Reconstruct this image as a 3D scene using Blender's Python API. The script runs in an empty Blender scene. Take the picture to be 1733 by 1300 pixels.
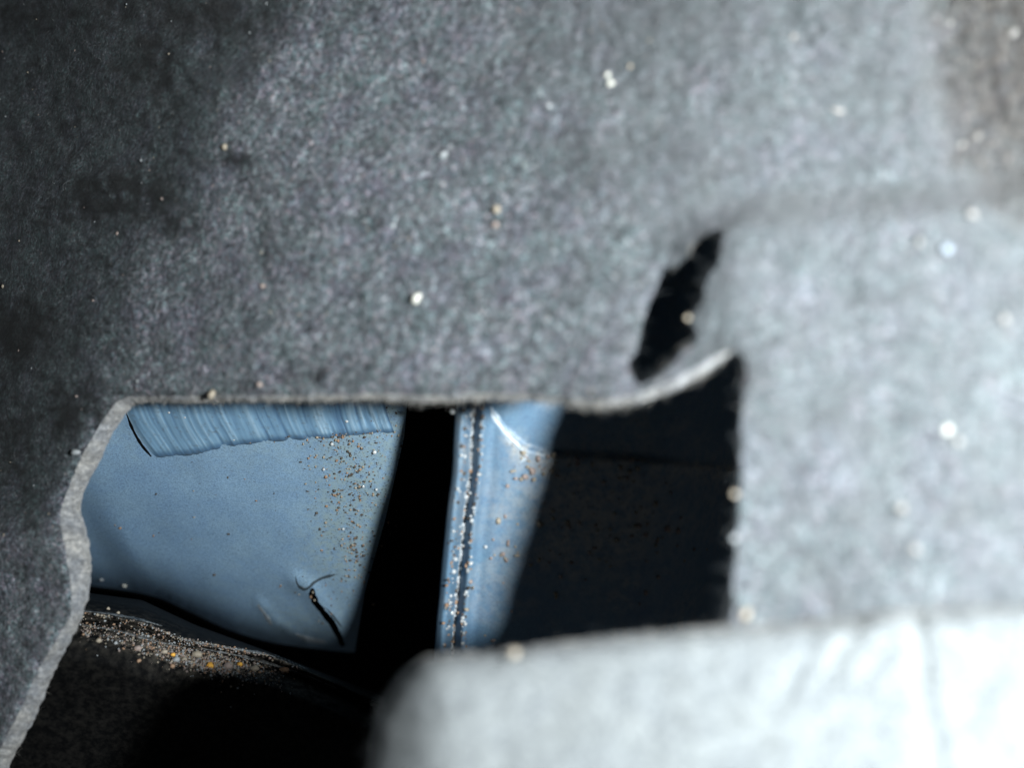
import bpy, math, random
import numpy as np
from mathutils import Vector
from mathutils.geometry import delaunay_2d_cdt

random.seed(7)
rng = np.random.default_rng(7)
scene = bpy.context.scene
C = scene.collection

# ------------------------------------------------------------------ camera, light, exposure
FPX = 1500.0            # focal length in photograph pixels (photograph 1733 x 1300)
cam_d = bpy.data.cameras.new('camera')
cam = bpy.data.objects.new('camera', cam_d); C.objects.link(cam)
cam.location = (0, 0, 0); cam.rotation_euler = (math.radians(90), 0, 0)
cam_d.sensor_width = 36; cam_d.lens = 36 * FPX / 1733
cam_d.clip_start = 0.003; cam_d.clip_end = 20
cam_d.dof.use_dof = True; cam_d.dof.focus_distance = 0.253; cam_d.dof.aperture_fstop = 7.0
scene.camera = cam

world = bpy.data.worlds.new('World'); scene.world = world; world.use_nodes = True
bg = world.node_tree.nodes['Background']
bg.inputs['Color'].default_value = (.85, .92, 1.0, 1); bg.inputs['Strength'].default_value = 0.040

LAMP = (0.083, -0.015, 0.007)      # the flash of the camera, right of its lens
ld = bpy.data.lights.new('flash', 'AREA'); ld.shape = 'DISK'; ld.size = 0.014
ld.energy = 1.84; ld.color = (0.935, 0.98, 1.0)
lo = bpy.data.objects.new('flash', ld); C.objects.link(lo)
lo.location = LAMP; lo.rotation_euler = (math.radians(90), 0, math.radians(8))

vs = scene.view_settings
vs.view_transform = 'Standard'; vs.look = 'None'; vs.exposure = 0.0; vs.gamma = 1.0

# ------------------------------------------------------------------ helpers
def P(px, py, inv):
    """photograph pixel + reciprocal distance (1/m) -> metres"""
    px = np.asarray(px, float); py = np.asarray(py, float); d = 1.0 / np.asarray(inv, float)
    return np.stack([(px - 866.5) / FPX * d, d + 0 * px, -(py - 650.0) / FPX * d], -1)

def ss(a, b, x):
    t = np.clip((np.asarray(x, float) - a) / (b - a), 0, 1); return t * t * (3 - 2 * t)

_T = rng.random((257, 257)); _T[256] = _T[0]; _T[:, 256] = _T[:, 0]
def vn(x, y):
    x = np.asarray(x, float) % 256; y = np.asarray(y, float) % 256
    i = x.astype(int) % 256; j = y.astype(int) % 256; u = x - np.floor(x); v = y - np.floor(y)
    u = u * u * (3 - 2 * u); v = v * v * (3 - 2 * v)
    return ((_T[i, j] * (1 - u) + _T[i + 1, j] * u) * (1 - v) + (_T[i, j + 1] * (1 - u) + _T[i + 1, j + 1] * u) * v) * 2 - 1
def fbm(x, y, o=4):
    s = 0; a = 1.0; t = 0
    for k in range(o):
        c, q = math.cos(.9 + 1.3 * k) * 2 ** k, math.sin(.9 + 1.3 * k) * 2 ** k
        s = s + a * vn(x * c - y * q + 17.3 * k, x * q + y * c + 41.7 * k); t += a; a *= 0.5
    return s / t

def inside(poly, x, y):
    poly = np.asarray(poly, float); x = np.asarray(x, float); y = np.asarray(y, float)
    r = np.zeros(x.shape, bool); n = len(poly)
    for k in range(n):
        x1, y1 = poly[k]; x2, y2 = poly[(k + 1) % n]
        if y1 == y2: continue
        c = ((y1 > y) != (y2 > y)) & (x < (x2 - x1) * (y - y1) / (y2 - y1) + x1)
        r ^= c
    return r
def pdist(line, x, y, closed=False):
    """distance to a polyline and a sign (+ on its right when walking along it, y down)"""
    line = np.asarray(line, float); x = np.asarray(x, float); y = np.asarray(y, float)
    best = np.full(x.shape, 1e9); sg = np.zeros(x.shape)
    n = len(line)
    for k in range(n if closed else n - 1):
        a = line[k]; b = line[(k + 1) % n]; ab = b - a; L = ab @ ab
        if L == 0: continue
        t = np.clip(((x - a[0]) * ab[0] + (y - a[1]) * ab[1]) / L, 0, 1)
        dx = x - a[0] - t * ab[0]; dy = y - a[1] - t * ab[1]; dd = np.hypot(dx, dy)
        m = dd < best; best = np.where(m, dd, best); sg = np.where(m, np.sign(ab[0] * (y - a[1]) - ab[1] * (x - a[0])), sg)
    return best, sg
def densify(pts, step, closed=False, smooth=True):
    pts = np.asarray(pts, float); n = len(pts); out = []
    m = n if closed else n - 1
    for k in range(m):
        p1 = pts[k]; p2 = pts[(k + 1) % n]
        p0 = pts[(k - 1) % n] if (closed or k > 0) else 2 * p1 - p2
        p3 = pts[(k + 2) % n] if (closed or k + 2 < n) else 2 * p2 - p1
        s = max(1, int(np.hypot(*(p2 - p1)[:2]) / step))
        for i in range(s):
            t = i / s
            if smooth:
                q = 0.5 * ((2 * p1) + (p2 - p0) * t + (2 * p0 - 5 * p1 + 4 * p2 - p3) * t * t + (3 * p1 - p0 - 3 * p2 + p3) * t ** 3)
            else: q = p1 * (1 - t) + p2 * t
            out.append(q)
    if not closed: out.append(pts[-1])
    return np.array(out)

def mesh_obj(name, co, faces, mat, parent=None, smooth=True, attrs=None):
    me = bpy.data.meshes.new(name)
    co = np.asarray(co, float)
    if parent is not None: co = co - np.array(parent.location)
    if isinstance(faces, np.ndarray):
        nf, k = faces.shape
        me.vertices.add(len(co)); me.vertices.foreach_set('co', co.astype(np.float32).ravel())
        me.loops.add(nf * k); me.loops.foreach_set('vertex_index', faces.astype(np.int32).ravel())
        me.polygons.add(nf); me.polygons.foreach_set('loop_start', np.arange(0, nf * k, k, dtype=np.int32))
        me.update(calc_edges=True); me.validate()
    else:
        me.from_pydata([tuple(c) for c in co], [], [tuple(int(i) for i in f) for f in faces]); me.update()
    if smooth: me.polygons.foreach_set('use_smooth', [True] * len(me.polygons))
    for k, v in (attrs or {}).items():
        a = me.attributes.new(k, 'FLOAT', 'POINT'); a.data.foreach_set('value', np.asarray(v, np.float32))
    me.materials.append(mat)
    o = bpy.data.objects.new(name, me); C.objects.link(o)
    if parent is not None: o.parent = parent
    return o
def tag(o, label=None, cat=None, group=None, kind=None):
    for k, v in (('label', label), ('category', cat), ('group', group), ('kind', kind)):
        if v: o[k] = v
    return o
def empty(name, loc, **k):
    o = bpy.data.objects.new(name, None); C.objects.link(o); o.location = tuple(float(v) for v in loc)
    o.empty_display_size = 0.01
    return tag(o, **k)
def grid_faces(nr, nc):
    i = np.arange(nr - 1)[:, None] * nc + np.arange(nc - 1)[None]
    return np.stack([i, i + 1, i + nc + 1, i + nc], -1).reshape(-1, 4)

def cdt_sheet(outline, step, holes=(), margin=0.6, jit=0.25):
    """triangulate a pixel-space region; returns points (px) and triangles"""
    outline = np.asarray(outline); lo_, hi = outline.min(0), outline.max(0)
    gx, gy = np.meshgrid(np.arange(lo_[0], hi[0], step), np.arange(lo_[1], hi[1], step * 0.87))
    gx = gx + (np.arange(gx.shape[0])[:, None] % 2) * step * 0.5
    gx = gx + rng.uniform(-jit, jit, gx.shape) * step; gy = gy + rng.uniform(-jit, jit, gy.shape) * step
    gx = gx.ravel(); gy = gy.ravel()
    ok = inside(outline, gx, gy)
    for h in holes: ok &= ~inside(h, gx, gy)
    gx, gy = gx[ok], gy[ok]
    for l in [outline] + list(holes):
        d, _ = pdist(l, gx, gy, True); k = d > step * margin; gx, gy = gx[k], gy[k]
    vs_ = [tuple(p) for p in outline]; ed = [(i, (i + 1) % len(outline)) for i in range(len(outline))]
    for h in holes:
        b = len(vs_); vs_ += [tuple(p) for p in h]; ed += [(b + i, b + (i + 1) % len(h)) for i in range(len(h))]
    nb = len(vs_)
    vs_ += list(zip(gx.tolist(), gy.tolist()))
    ov, oe, of, *_ = delaunay_2d_cdt([Vector(v) for v in vs_], ed, [], 0, 1e-4, False)
    pts = np.array([(v.x, v.y) for v in ov]); tri = np.array([list(f) for f in of if len(f) == 3])
    c = pts[tri].mean(1); ok = inside(outline, c[:, 0], c[:, 1])
    for h in holes: ok &= ~inside(h, c[:, 0], c[:, 1])
    tri = tri[ok]
    # orient towards the camera
    a, b, c_ = pts[tri[:, 0]], pts[tri[:, 1]], pts[tri[:, 2]]
    cr = (b[:, 0] - a[:, 0]) * (c_[:, 1] - a[:, 1]) - (b[:, 1] - a[:, 1]) * (c_[:, 0] - a[:, 0])
    tri[cr > 0] = tri[cr > 0][:, ::-1]
    return pts, tri

# ------------------------------------------------------------------ materials
class NT:
    def __init__(s, name):
        s.m = bpy.data.materials.new(name); s.m.use_nodes = True
        s.t = s.m.node_tree; s.t.nodes.clear()
        s.out = s.n('ShaderNodeOutputMaterial'); s.b = s.n('ShaderNodeBsdfPrincipled')
        s.t.links.new(s.b.outputs[0], s.out.inputs[0]); s.co = s.n('ShaderNodeTexCoord').outputs['Object']
    def n(s, k): return s.t.nodes.new(k)
    def l(s, a, b): s.t.links.new(a, b)
    def noise(s, scale, detail=4, rough=.55, vec=None, dist=0):
        x = s.n('ShaderNodeTexNoise'); x.inputs['Scale'].default_value = scale; x.inputs['Detail'].default_value = detail
        x.inputs['Roughness'].default_value = rough; x.inputs['Distortion'].default_value = dist
        s.l(vec or s.co, x.inputs['Vector']); return x.outputs['Fac']
    def ramp(s, f, stops):
        r = s.n('ShaderNodeValToRGB'); e = r.color_ramp.elements
        while len(e) < len(stops): e.new(0.5)
        for q, (p, c) in zip(e, stops): q.position = p; q.color = (*c, 1) if len(c) == 3 else c
        s.l(f, r.inputs[0]); return r.outputs[0]
    def mix(s, f, a, b, mode='MIX'):
        x = s.n('ShaderNodeMix'); x.data_type = 'RGBA'; x.blend_type = mode
        for v, k in ((f, 0), (a, 6), (b, 7)):
            if isinstance(v, (int, float)): x.inputs[k].default_value = v
            elif isinstance(v, tuple): x.inputs[k].default_value = (*v, 1)
            else: s.l(v, x.inputs[k])
        return x.outputs[2]
    def attr(s, name):
        a = s.n('ShaderNodeAttribute'); a.attribute_name = name; return a.outputs['Fac']
    def math(s, op, a, b=0.0):
        x = s.n('ShaderNodeMath'); x.operation = op
        for v, k in ((a, 0), (b, 1)):
            if isinstance(v, (int, float)): x.inputs[k].default_value = v
            else: s.l(v, x.inputs[k])
        return x.outputs[0]
    def bump(s, h, dist, strength=1.0, prev=None):
        b = s.n('ShaderNodeBump'); b.inputs['Distance'].default_value = dist; b.inputs['Strength'].default_value = strength
        s.l(h, b.inputs['Height'])
        if prev: s.l(prev, b.inputs['Normal'])
        return b.outputs[0]
    def fin(s, col, rough, normal=None, spec=0.5, sheen=0, coat=0):
        for v, k in ((col, 'Base Color'), (rough, 'Roughness')):
            if isinstance(v, (int, float)): s.b.inputs[k].default_value = v
            elif isinstance(v, tuple): s.b.inputs[k].default_value = (*v, 1)
            else: s.l(v, s.b.inputs[k])
        s.b.inputs['Specular IOR Level'].default_value = spec
        s.b.inputs['Sheen Weight'].default_value = sheen; s.b.inputs['Sheen Roughness'].default_value = .5
        s.b.inputs['Coat Weight'].default_value = coat; s.b.inputs['Coat Roughness'].default_value = .12
        if normal: s.l(normal, s.b.inputs['Normal'])
        return s.m

def felt_mat(name, k=1.0, dirt_and_light=True, soft=1.0):
    t = NT(name)
    fine = t.noise(1900, 6, .74); mid = t.noise(760, 3, .6); big = t.noise(75, 3, .5); hue = t.noise(1100, 3, .7); hue2 = t.noise(120, 3, .6)
    f = t.math('ADD', t.math('MULTIPLY', fine, .60), t.math('MULTIPLY', mid, .40))
    col = t.ramp(f, [(.41, (.010 * k, .014 * k, .016 * k)), (.47, (.080 * k, .092 * k, .101 * k)), (.55, (.150 * k, .167 * k, .181 * k)), (.61, (.38 * k, .405 * k, .415 * k))])
    tint = t.ramp(hue, [(.38, (.82, 1.04, 1.04)), (.5, (1, 1, 1)), (.60, (1.12, .96, 1.06)), (.70, (1.25, 1.0, .78))])
    col = t.mix(1.0, col, tint, 'MULTIPLY')
    bl = t.ramp(big, [(.32, (.80, .80, .82)), (.66, (1.14, 1.14, 1.14))])
    col = t.mix(1.0, col, bl, 'MULTIPLY')
    col = t.mix(1.0, col, t.ramp(hue2, [(.36, (.95, 1.03, 1.0)), (.5, (1, 1, 1)), (.64, (1.03, .97, 1.05))]), 'MULTIPLY')
    if dirt_and_light:
        col = t.mix(t.attr('film_and_light'), col, (.084, .094, .100))  # dust film whose colour also dims the right side against the flash
        col = t.mix(t.attr('blotch'), col, t.mix(1.0, col, (.13, .15, .15), 'MULTIPLY'))  # near-black blotches multiplied into the felt, densest at left
        dm = t.attr('dirt_and_light')
        dn = t.math('MULTIPLY', dm, t.ramp(t.noise(520, 4, .65), [(.35, (.55,) * 3), (.62, (1,) * 3)]))
        col = t.mix(dn, col, t.mix(1.0, col, (.62, .55, .50), 'MULTIPLY'))
        gr = t.attr('turn_shade')
        col = t.mix(gr, col, t.mix(1.0, col, (.40, .46, .455), 'MULTIPLY'))  # colour darkened as shade on the felt beyond the crease
    nrm = t.bump(mid, .0008, .7); nrm = t.bump(fine, .0006, .8, nrm)
    return t.fin(col, 1.0, nrm, spec=.15, sheen=.12)
M = {}
M['felt'] = felt_mat('grey_felt')
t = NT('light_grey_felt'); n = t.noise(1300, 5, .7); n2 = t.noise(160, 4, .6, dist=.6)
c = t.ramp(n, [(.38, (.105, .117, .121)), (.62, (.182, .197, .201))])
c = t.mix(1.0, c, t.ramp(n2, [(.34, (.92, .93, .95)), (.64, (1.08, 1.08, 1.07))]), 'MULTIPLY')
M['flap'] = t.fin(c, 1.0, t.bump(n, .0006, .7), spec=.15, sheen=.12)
t = NT('cut_felt')
a = t.noise(900, 5, .7); b_ = t.noise(160, 3, .5)
c = t.ramp(a, [(.33, (.12, .125, .128)), (.52, (.245, .255, .26)), (.68, (.42, .42, .41))])
c = t.mix(1.0, c, t.ramp(b_, [(.35, (.80, .82, .86)), (.65, (1.12, 1.08, 1.02))]), 'MULTIPLY')
M['cut'] = t.fin(c, 1.0, t.bump(a, .0007, .8), spec=.15, sheen=.15)
t = NT('felt_fibre'); oi = t.noise(900, 3, .6)
M['fibre'] = t.fin(t.ramp(oi, [(.40, (.015, .02, .022)), (.52, (.09, .10, .107)), (.66, (.34, .36, .36))]), .8, None, spec=.3)
t = NT('fuzz_fibre'); oi = t.noise(300, 2, .5)
M['fuzz'] = t.fin(t.ramp(oi, [(.35, (.24, .235, .22)), (.65, (.46, .44, .40))]), .8, None, spec=.3)

def blue_mat(name, base, light, dirt_light_col, rough=.42):
    t = NT(name)
    n1 = t.noise(2600, 3, .6); n2 = t.noise(110, 4, .6, dist=.5); n3 = t.noise(420, 5, .7)
    col = t.mix(t.ramp(n2, [(.35, (0,) * 3), (.68, (.55,) * 3)]), base, light)
    col = t.mix(t.ramp(n1, [(.36, (.6,) * 3), (.58, (0,) * 3)]), col, (.05, .09, .16))
    d = t.attr('dirt_and_light')
    film_and_light = t.math('MULTIPLY', d, t.ramp(n3, [(.38, (.15,) * 3), (.60, (.9,) * 3)]))
    col = t.mix(film_and_light, col, dirt_light_col)
    sp = t.math('MULTIPLY', t.ramp(t.noise(1500, 3, .6), [(.60, (0,) * 3), (.66, (1,) * 3)]), t.math('MULTIPLY', d, .8))
    col = t.mix(sp, col, (.045, .035, .028))
    fine_sp = t.ramp(t.noise(900, 2, .5), [(.70, (0,) * 3), (.74, (.5,) * 3)])
    col = t.mix(fine_sp, col, (.06, .07, .09))
    r = t.math('ADD', rough, t.math('MULTIPLY', n3, .18))
    return t.fin(col, r, t.bump(n3, .00012, .5), spec=.45, coat=.0)
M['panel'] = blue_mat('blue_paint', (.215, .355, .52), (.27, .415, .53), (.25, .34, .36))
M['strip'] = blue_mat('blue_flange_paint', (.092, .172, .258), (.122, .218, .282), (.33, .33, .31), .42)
t = NT('brushed_sealer'); n = t.noise(700, 4, .6); br = t.attr('groove')
c = t.ramp(br, [(.0, (.05, .07, .085)), (.22, (.085, .17, .28)), (.5, (.17, .30, .42)), (.85, (.36, .50, .60))])
c = t.mix(t.ramp(n, [(.55, (0,) * 3), (.75, (.5,) * 3)]), c, (.10, .10, .09))
M['sealer'] = t.fin(c, .5, t.bump(n, .0001, .5), spec=.4)
t = NT('sealant_bead'); n = t.noise(900, 5, .7); n2 = t.noise(300, 3, .6)
c = t.ramp(n, [(.36, (.045, .040, .038)), (.50, (.22, .25, .27)), (.66, (.50, .52, .52))])
M['bead'] = t.fin(c, .35, t.bump(n, .0005, .9), spec=.6)
t = NT('pale_paint'); n = t.noise(800, 4, .6)
M['pale'] = t.fin(t.ramp(n, [(.35, (.26, .33, .38)), (.65, (.50, .56, .60))]), .35, t.bump(n, .0002, .6), spec=.5)
t = NT('black_plastic'); n = t.noise(500, 5, .65); n2 = t.noise(140, 4, .6); d = t.attr('dirt_and_light')
c = t.ramp(n, [(.35, (.0006, .0008, .001)), (.7, (.0018, .0022, .0026))])
c = t.mix(t.math('MULTIPLY', d, t.ramp(n, [(.42, (0,) * 3), (.66, (1,) * 3)])), c, (.15, .135, .11))
M['plastic'] = t.fin(c, .75, t.bump(n, .0003, .7), spec=.1)
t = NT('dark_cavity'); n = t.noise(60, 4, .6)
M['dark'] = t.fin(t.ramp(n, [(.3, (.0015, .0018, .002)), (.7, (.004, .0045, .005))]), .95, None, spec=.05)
def grain_mat(name, a, b, rough=.75, spec=.3):
    t = NT(name); n = t.noise(1300, 3, .6)
    return t.fin(t.ramp(n, [(.35, a), (.65, b)]), rough, t.bump(n, .0001, .5), spec=spec)
M['g_beige'] = grain_mat('beige_grain', (.19, .165, .125), (.32, .28, .22))
M['g_faint'] = grain_mat('faint_grain', (.15, .15, .145), (.26, .25, .235))
M['g_white'] = grain_mat('white_grain', (.40, .40, .35), (.58, .58, .52))
M['g_orange'] = grain_mat('amber_grain', (.55, .25, .035), (.75, .42, .07))
M['g_pink'] = grain_mat('pink_grain', (.18, .145, .13), (.29, .235, .21))
M['g_dark'] = grain_mat('dark_grain', (.035, .03, .026), (.09, .075, .06))
M['g_brown'] = grain_mat('brown_grain', (.18, .11, .07), (.30, .20, .13))
M['g_grey'] = grain_mat('grey_grain', (.18, .20, .205), (.30, .32, .33))
M['g_blue'] = grain_mat('pale_blue_grain', (.19, .24, .28), (.27, .32, .36))
t = NT('glassy_bead'); M['g_glass'] = t.fin((.42, .44, .44), .05, None, spec=1.0, coat=.6)

# ------------------------------------------------------------------ surfaces as reciprocal distance over the photograph plane
CREASE = [(640, -420), (560, -60), (500, 60), (400, 170), (330, 340), (245, 460), (190, 640), (110, 850), (60, 900), (-60, 905), (-400, 900)]
RCREASE = [(1500, -420), (1545, 0), (1575, 150), (1592, 265), (1640, 315)]
SHELF = [(1090, 420), (1180, 372), (1300, 345), (1460, 338), (1640, 325), (1800, 290), (2300, 200)]
def liner_inv(x, y):
    x = np.asarray(x, float); y = np.asarray(y, float)
    r = 6.5 + .0025 * (x - 866) + .0013 * (y - 650) * ss(150, 900, x) + .0006 * (y - 650) * (1 - ss(150, 900, x))
    d, s = pdist(CREASE, x, y)
    # walking down the crease, the dark part lies on the right hand
    s_ = d * s
    soft = np.where(s_ > 0, s_, 0)
    bend = .00155 * (np.sqrt(soft ** 2 + 28 ** 2) - 28) * ss(1500, 700, soft + 0)
    r = r - bend
    # the lower left corner folds forward again
    r = r + .10 * np.exp(-((y - 905 - .1 * (130 - x)) / 40) ** 2) * ss(230, 60, x)
    # right hand crease and the shelf below it
    d, s = pdist(RCREASE, x, y); m = ss(-14, 22, -d * s) * ss(420, 250, y)
    m2 = ss(-60, 70, -d * s) * ss(420, 250, y)
    r = r - .16 * m2 + .05 * np.exp(-(d / 30) ** 2) * (1 - m) * ss(420, 250, y)
    d, s = pdist(SHELF, x, y); k = ss(1090, 1250, x)
    r = r + .28 * k * ss(-30, 45, d * s) - .02 * k * np.exp(-(d / 25) ** 2)
    # lip beside the slot
    r = r + .16 * np.exp(-((x - 1075) / 95) ** 2 - ((y - 640) / 70) ** 2)
    # lower right swells towards the light
    r = r + .10 * ss(1330, 1720, x) * ss(780, 1040, y)
    r = r - .0013 * 60 * np.log1p(np.exp(np.clip((x - 1180) / 60, -20, 40)))
    # undulation
    r = r + .075 * fbm(x / 190 + 3, y / 190 + 8, 3) + .030 * fbm(x / 42, y / 42, 3) + .020 * fbm(x / 14 + 60, y / 14, 2)
    return r
FCREASE = [(1545, 1000), (1555, 1080), (1562, 1150), (1572, 1215), (1590, 1300), (1620, 1450)]
def flap_inv(x, y):
    x = np.asarray(x, float); y = np.asarray(y, float)
    r = 8.42 + .0011 * (x - 900) + .0036 * (y - 1100)
    r = r - .5 * ss(800, 620, x) ** 2
    d, s = pdist(FCREASE, x, y)
    r = r - .07 * np.exp(-(d / 17) ** 2) + .20 * ss(-90, 10, -d * s) * 0
    for cx, cy, w, a in ((1345, 1150, 16, -.045), (1480, 1130, 22, -.045), (1420, 1110, 18, -.05), (1660, 1170, 30, -.05)):
        r = r + a * np.exp(-(((x - cx) + .5 * (y - cy)) / w) ** 2 - ((y - cy) / 55) ** 2)
    r = r + .06 * fbm(x / 170 + 9, y / 170, 3) + .015 * fbm(x / 40, y / 40 + 5, 2)
    return r
PBOT = [(95, 984), (155, 992), (216, 1000), (268, 1012), (318, 1034), (388, 1066), (450, 1085), (500, 1094), (556, 1101), (600, 1105)]
def panel_inv(x, y):
    x = np.asarray(x, float); y = np.asarray(y, float)
    r = 4.03 + .00025 * (x - 600) - .0024 * (y - 730)
    d, s = pdist(PBOT, x, y)
    r = r - .30 * np.exp(-d / 16) - .10 * np.exp(-d / 55)
    d2, s2 = pdist([(170, 820), (232, 935), (285, 1000), (350, 1060)], x, y)
    r = r - .10 * ss(0, 60, d2 * s2) * ss(760, 980, y)
    r = r + .022 * fbm(x / 120, y / 120 + 30, 3)
    d3, _ = pdist([(500, 985), (527, 1000), (548, 1036), (572, 1075)], x, y)
    r = r + .035 * np.exp(-(d3 / 16) ** 2)
    d4, _ = pdist([(440, 1020), (462, 1050), (520, 1086), (550, 1090)], x, y)
    r = r + .04 * np.exp(-(d4 / 7) ** 2) * (.6 + .4 * fbm(x / 9, y / 9, 2))
    return r
RIM = [(830, 370), (800, 520), (780, 640), (772, 690), (768, 740), (765, 800), (757, 860), (752, 910), (747, 960), (743, 1010), (738, 1060), (735, 1110), (728, 1200), (720, 1300)]
EMB = [(812, 640), (832, 692), (858, 727), (886, 752), (940, 768), (1030, 772), (1250, 790), (1500, 805)]
def strip_inv(x, y):
    x = np.asarray(x, float); y = np.asarray(y, float)
    r = 4.93 + .0003 * (x - 900) - .00100 * (np.maximum(y, 640) - 700)
    d, s = pdist(RIM, x, y); q = -d * s      # q > 0 inside (right of the rim)
    r = r + .07 * np.exp(-((q - 12) / 10) ** 2) - .07 * np.exp(-((q - 31) / 7) ** 2) + .045 * np.exp(-((q - 47) / 7) ** 2) - .012 * np.exp(-((q - 66) / 9) ** 2)
    d, s = pdist(EMB, x, y)
    r = r - .05 * ss(-5, 5, -d * s) - .045 * np.exp(-(d / 3.5) ** 2)
    r = r + .012 * fbm(x / 90, y / 200, 3) - .00003 * np.maximum(q - 330, 0) ** 2
    return r

# ------------------------------------------------------------------ the liner sheet
# (front rim, back rim) pairs round the opening; photograph pixels
RIMS = [((-75, 1420), (-40, 1440)), ((-22, 1300), (11, 1302)), ((21, 1217), (53, 1222)), ((62, 1134), (89, 1138)), ((94, 1078), (119, 1082)),
        ((116, 1037), (138, 1038)), ((114, 995), (149, 992)), ((104, 940), (150, 942)), ((96, 895), (141, 898)), ((97, 861), (132, 862)), ((110, 827), (141, 827)),
        ((133, 770), (170, 772)), ((156, 731), (188, 733)), ((179, 697), (211, 701)), ((199, 675), (224, 686)), ((232, 669), (246, 682)),
        ((300, 668), (304, 682)), ((360, 666), (362, 681)), ((420, 668), (421, 680)), ((500, 667), (501, 679)), ((580, 666), (580, 677)), ((648, 664), (648, 678)),
        ((714, 667), (714, 682)), ((766, 665), (766, 680)), ((830, 663), (830, 677)), ((890, 666), (890, 680)), ((946, 670), (948, 684)), ((1005, 674), (1006, 689)),
        ((1063, 668), (1065, 684)), ((1102, 657), (1110, 672)), ((1140, 640), (1150, 656)), ((1172, 622), (1183, 636)), ((1205, 604), (1212, 618)),
        ((1225, 596), (1227, 608)), ((1250, 596), (1247, 609)), ((1272, 618), (1260, 624)), ((1272, 660), (1259, 660)), ((1270, 700), (1256, 700)),
        ((1268, 737), (1254, 737)), ((1268, 784), (1255, 784)), ((1266, 830), (1252, 828)), ((1263, 877), (1250, 877)), ((1260, 912), (1245, 912)), ((1260, 941), (1247, 941)),
        ((1256, 990), (1240, 990)), ((1257, 1029), (1243, 1029)), ((1252, 1064), (1236, 1064)), ((1250, 1160), (1238, 1160)), ((1250, 1300), (1240, 1300)), ((1250, 1440), (1240, 1440))]
RIMS = [((b[0] + 1, a[1]), (b[0] + 9, a[1])) if b[0] > 1230 and i > 33 else (a, b) for i, (a, b) in enumerate(RIMS)]
rp = densify(np.array([[*a, *b] for a, b in RIMS], float), 3.0)
B = rp[:, 2:].copy(); F = B + (rp[:, :2] - B) * np.where(rp[:, 2] > 1225, 1, .82)[:, None]
RGT = (rp[:, 2] > 1225)
rag = lambda s, k: np.stack([fbm(np.arange(len(F)) / s + k, np.full(len(F), k * 3.1), 3), fbm(np.arange(len(F)) / s + k + 9, np.full(len(F), k * 5.7), 3)], -1)
rg = rag(3.2, 6)
F += np.where(RGT[:, None], rg * 4.5, rag(3.0, 2) * 2.6)
B += rg * np.where(RGT, 6.5, 3.0)[:, None]
BASE = densify([(2250, 1440), (2250, -380), (-420, -380), (-420, 1440)], 30, smooth=False)
outline = np.vstack([F, [[1250, 1460]], BASE[1:] , [[-80, 1440]]])
SLOT_F = np.array([(1083, 653), (1105, 643), (1122, 631), (1144, 614), (1157, 594), (1171, 581), (1166, 559), (1158, 542), (1168, 523), (1176, 503), (1182, 473), (1200, 451),
          (1206, 420), (1204, 388), (1166, 402), (1149, 437), (1130, 459), (1116, 495), (1102, 528), (1091, 567), (1080, 597), (1066, 611), (1067, 634)], float)
SLOT = densify(SLOT_F, 3.5, closed=True)
SLOT += np.stack([fbm(np.arange(len(SLOT)) / 4., np.full(len(SLOT), 4.), 3), fbm(np.arange(len(SLOT)) / 2.2 + 30, np.full(len(SLOT), 9.), 3)], -1) * np.where(SLOT[:, :1] > 1128, 3, 1.2)
SLOT[:, 0] += 15 * ss(1120, 1150, SLOT[:, 0]) * ss(600, 570, SLOT[:, 1]) - 9 * ss(1175, 1120, SLOT[:, 0]) * ss(640, 560, SLOT[:, 1])
pts, tri = cdt_sheet(outline, 7.0, [SLOT])
inv = liner_inv(pts[:, 0], pts[:, 1])
# felt compresses towards the cut: roll the sheet edge back a little
dl, _ = pdist(F, pts[:, 0], pts[:, 1]); dsl, _ = pdist(SLOT, pts[:, 0], pts[:, 1], True)
inv = inv - .05 * np.exp(-dl / 7) * (pts[:, 0] < 1225) - .03 * np.exp(-dsl / 6) * (pts[:, 0] < 1120)
co = P(pts[:, 0], pts[:, 1], inv)
d, s = pdist(RCREASE, pts[:, 0], pts[:, 1])
dirt_and_light = np.clip(ss(-18, 55, -d * s + 14 * fbm(pts[:, 0] / 30, pts[:, 1] / 30, 3)) * ss(440, 330, pts[:, 1]) + .15 * ss(1380, 1650, pts[:, 0]) * ss(520, 150, pts[:, 1])
       + .22 * ss(.15, .5, fbm(pts[:, 0] / 60 + 4, pts[:, 1] / 60, 3)) + .35 * np.exp(-dl / 14) * (pts[:, 1] < 720), 0, 1)
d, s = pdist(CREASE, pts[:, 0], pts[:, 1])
turn_shade = ss(960, 860, pts[:, 1]) * np.clip(.9 * ss(-40, 60, d * s + 45 * fbm(pts[:, 0] / 70, pts[:, 1] / 70 + 3, 3)), 0, 1)  # painted shade where the felt bends away past the crease
film_and_light = np.clip(.80 * ss(850, 1350, pts[:, 0] + .35 * (650 - pts[:, 1])) * (.8 + .35 * fbm(pts[:, 0] / 80, pts[:, 1] / 80, 3)), 0, 1)
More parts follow.
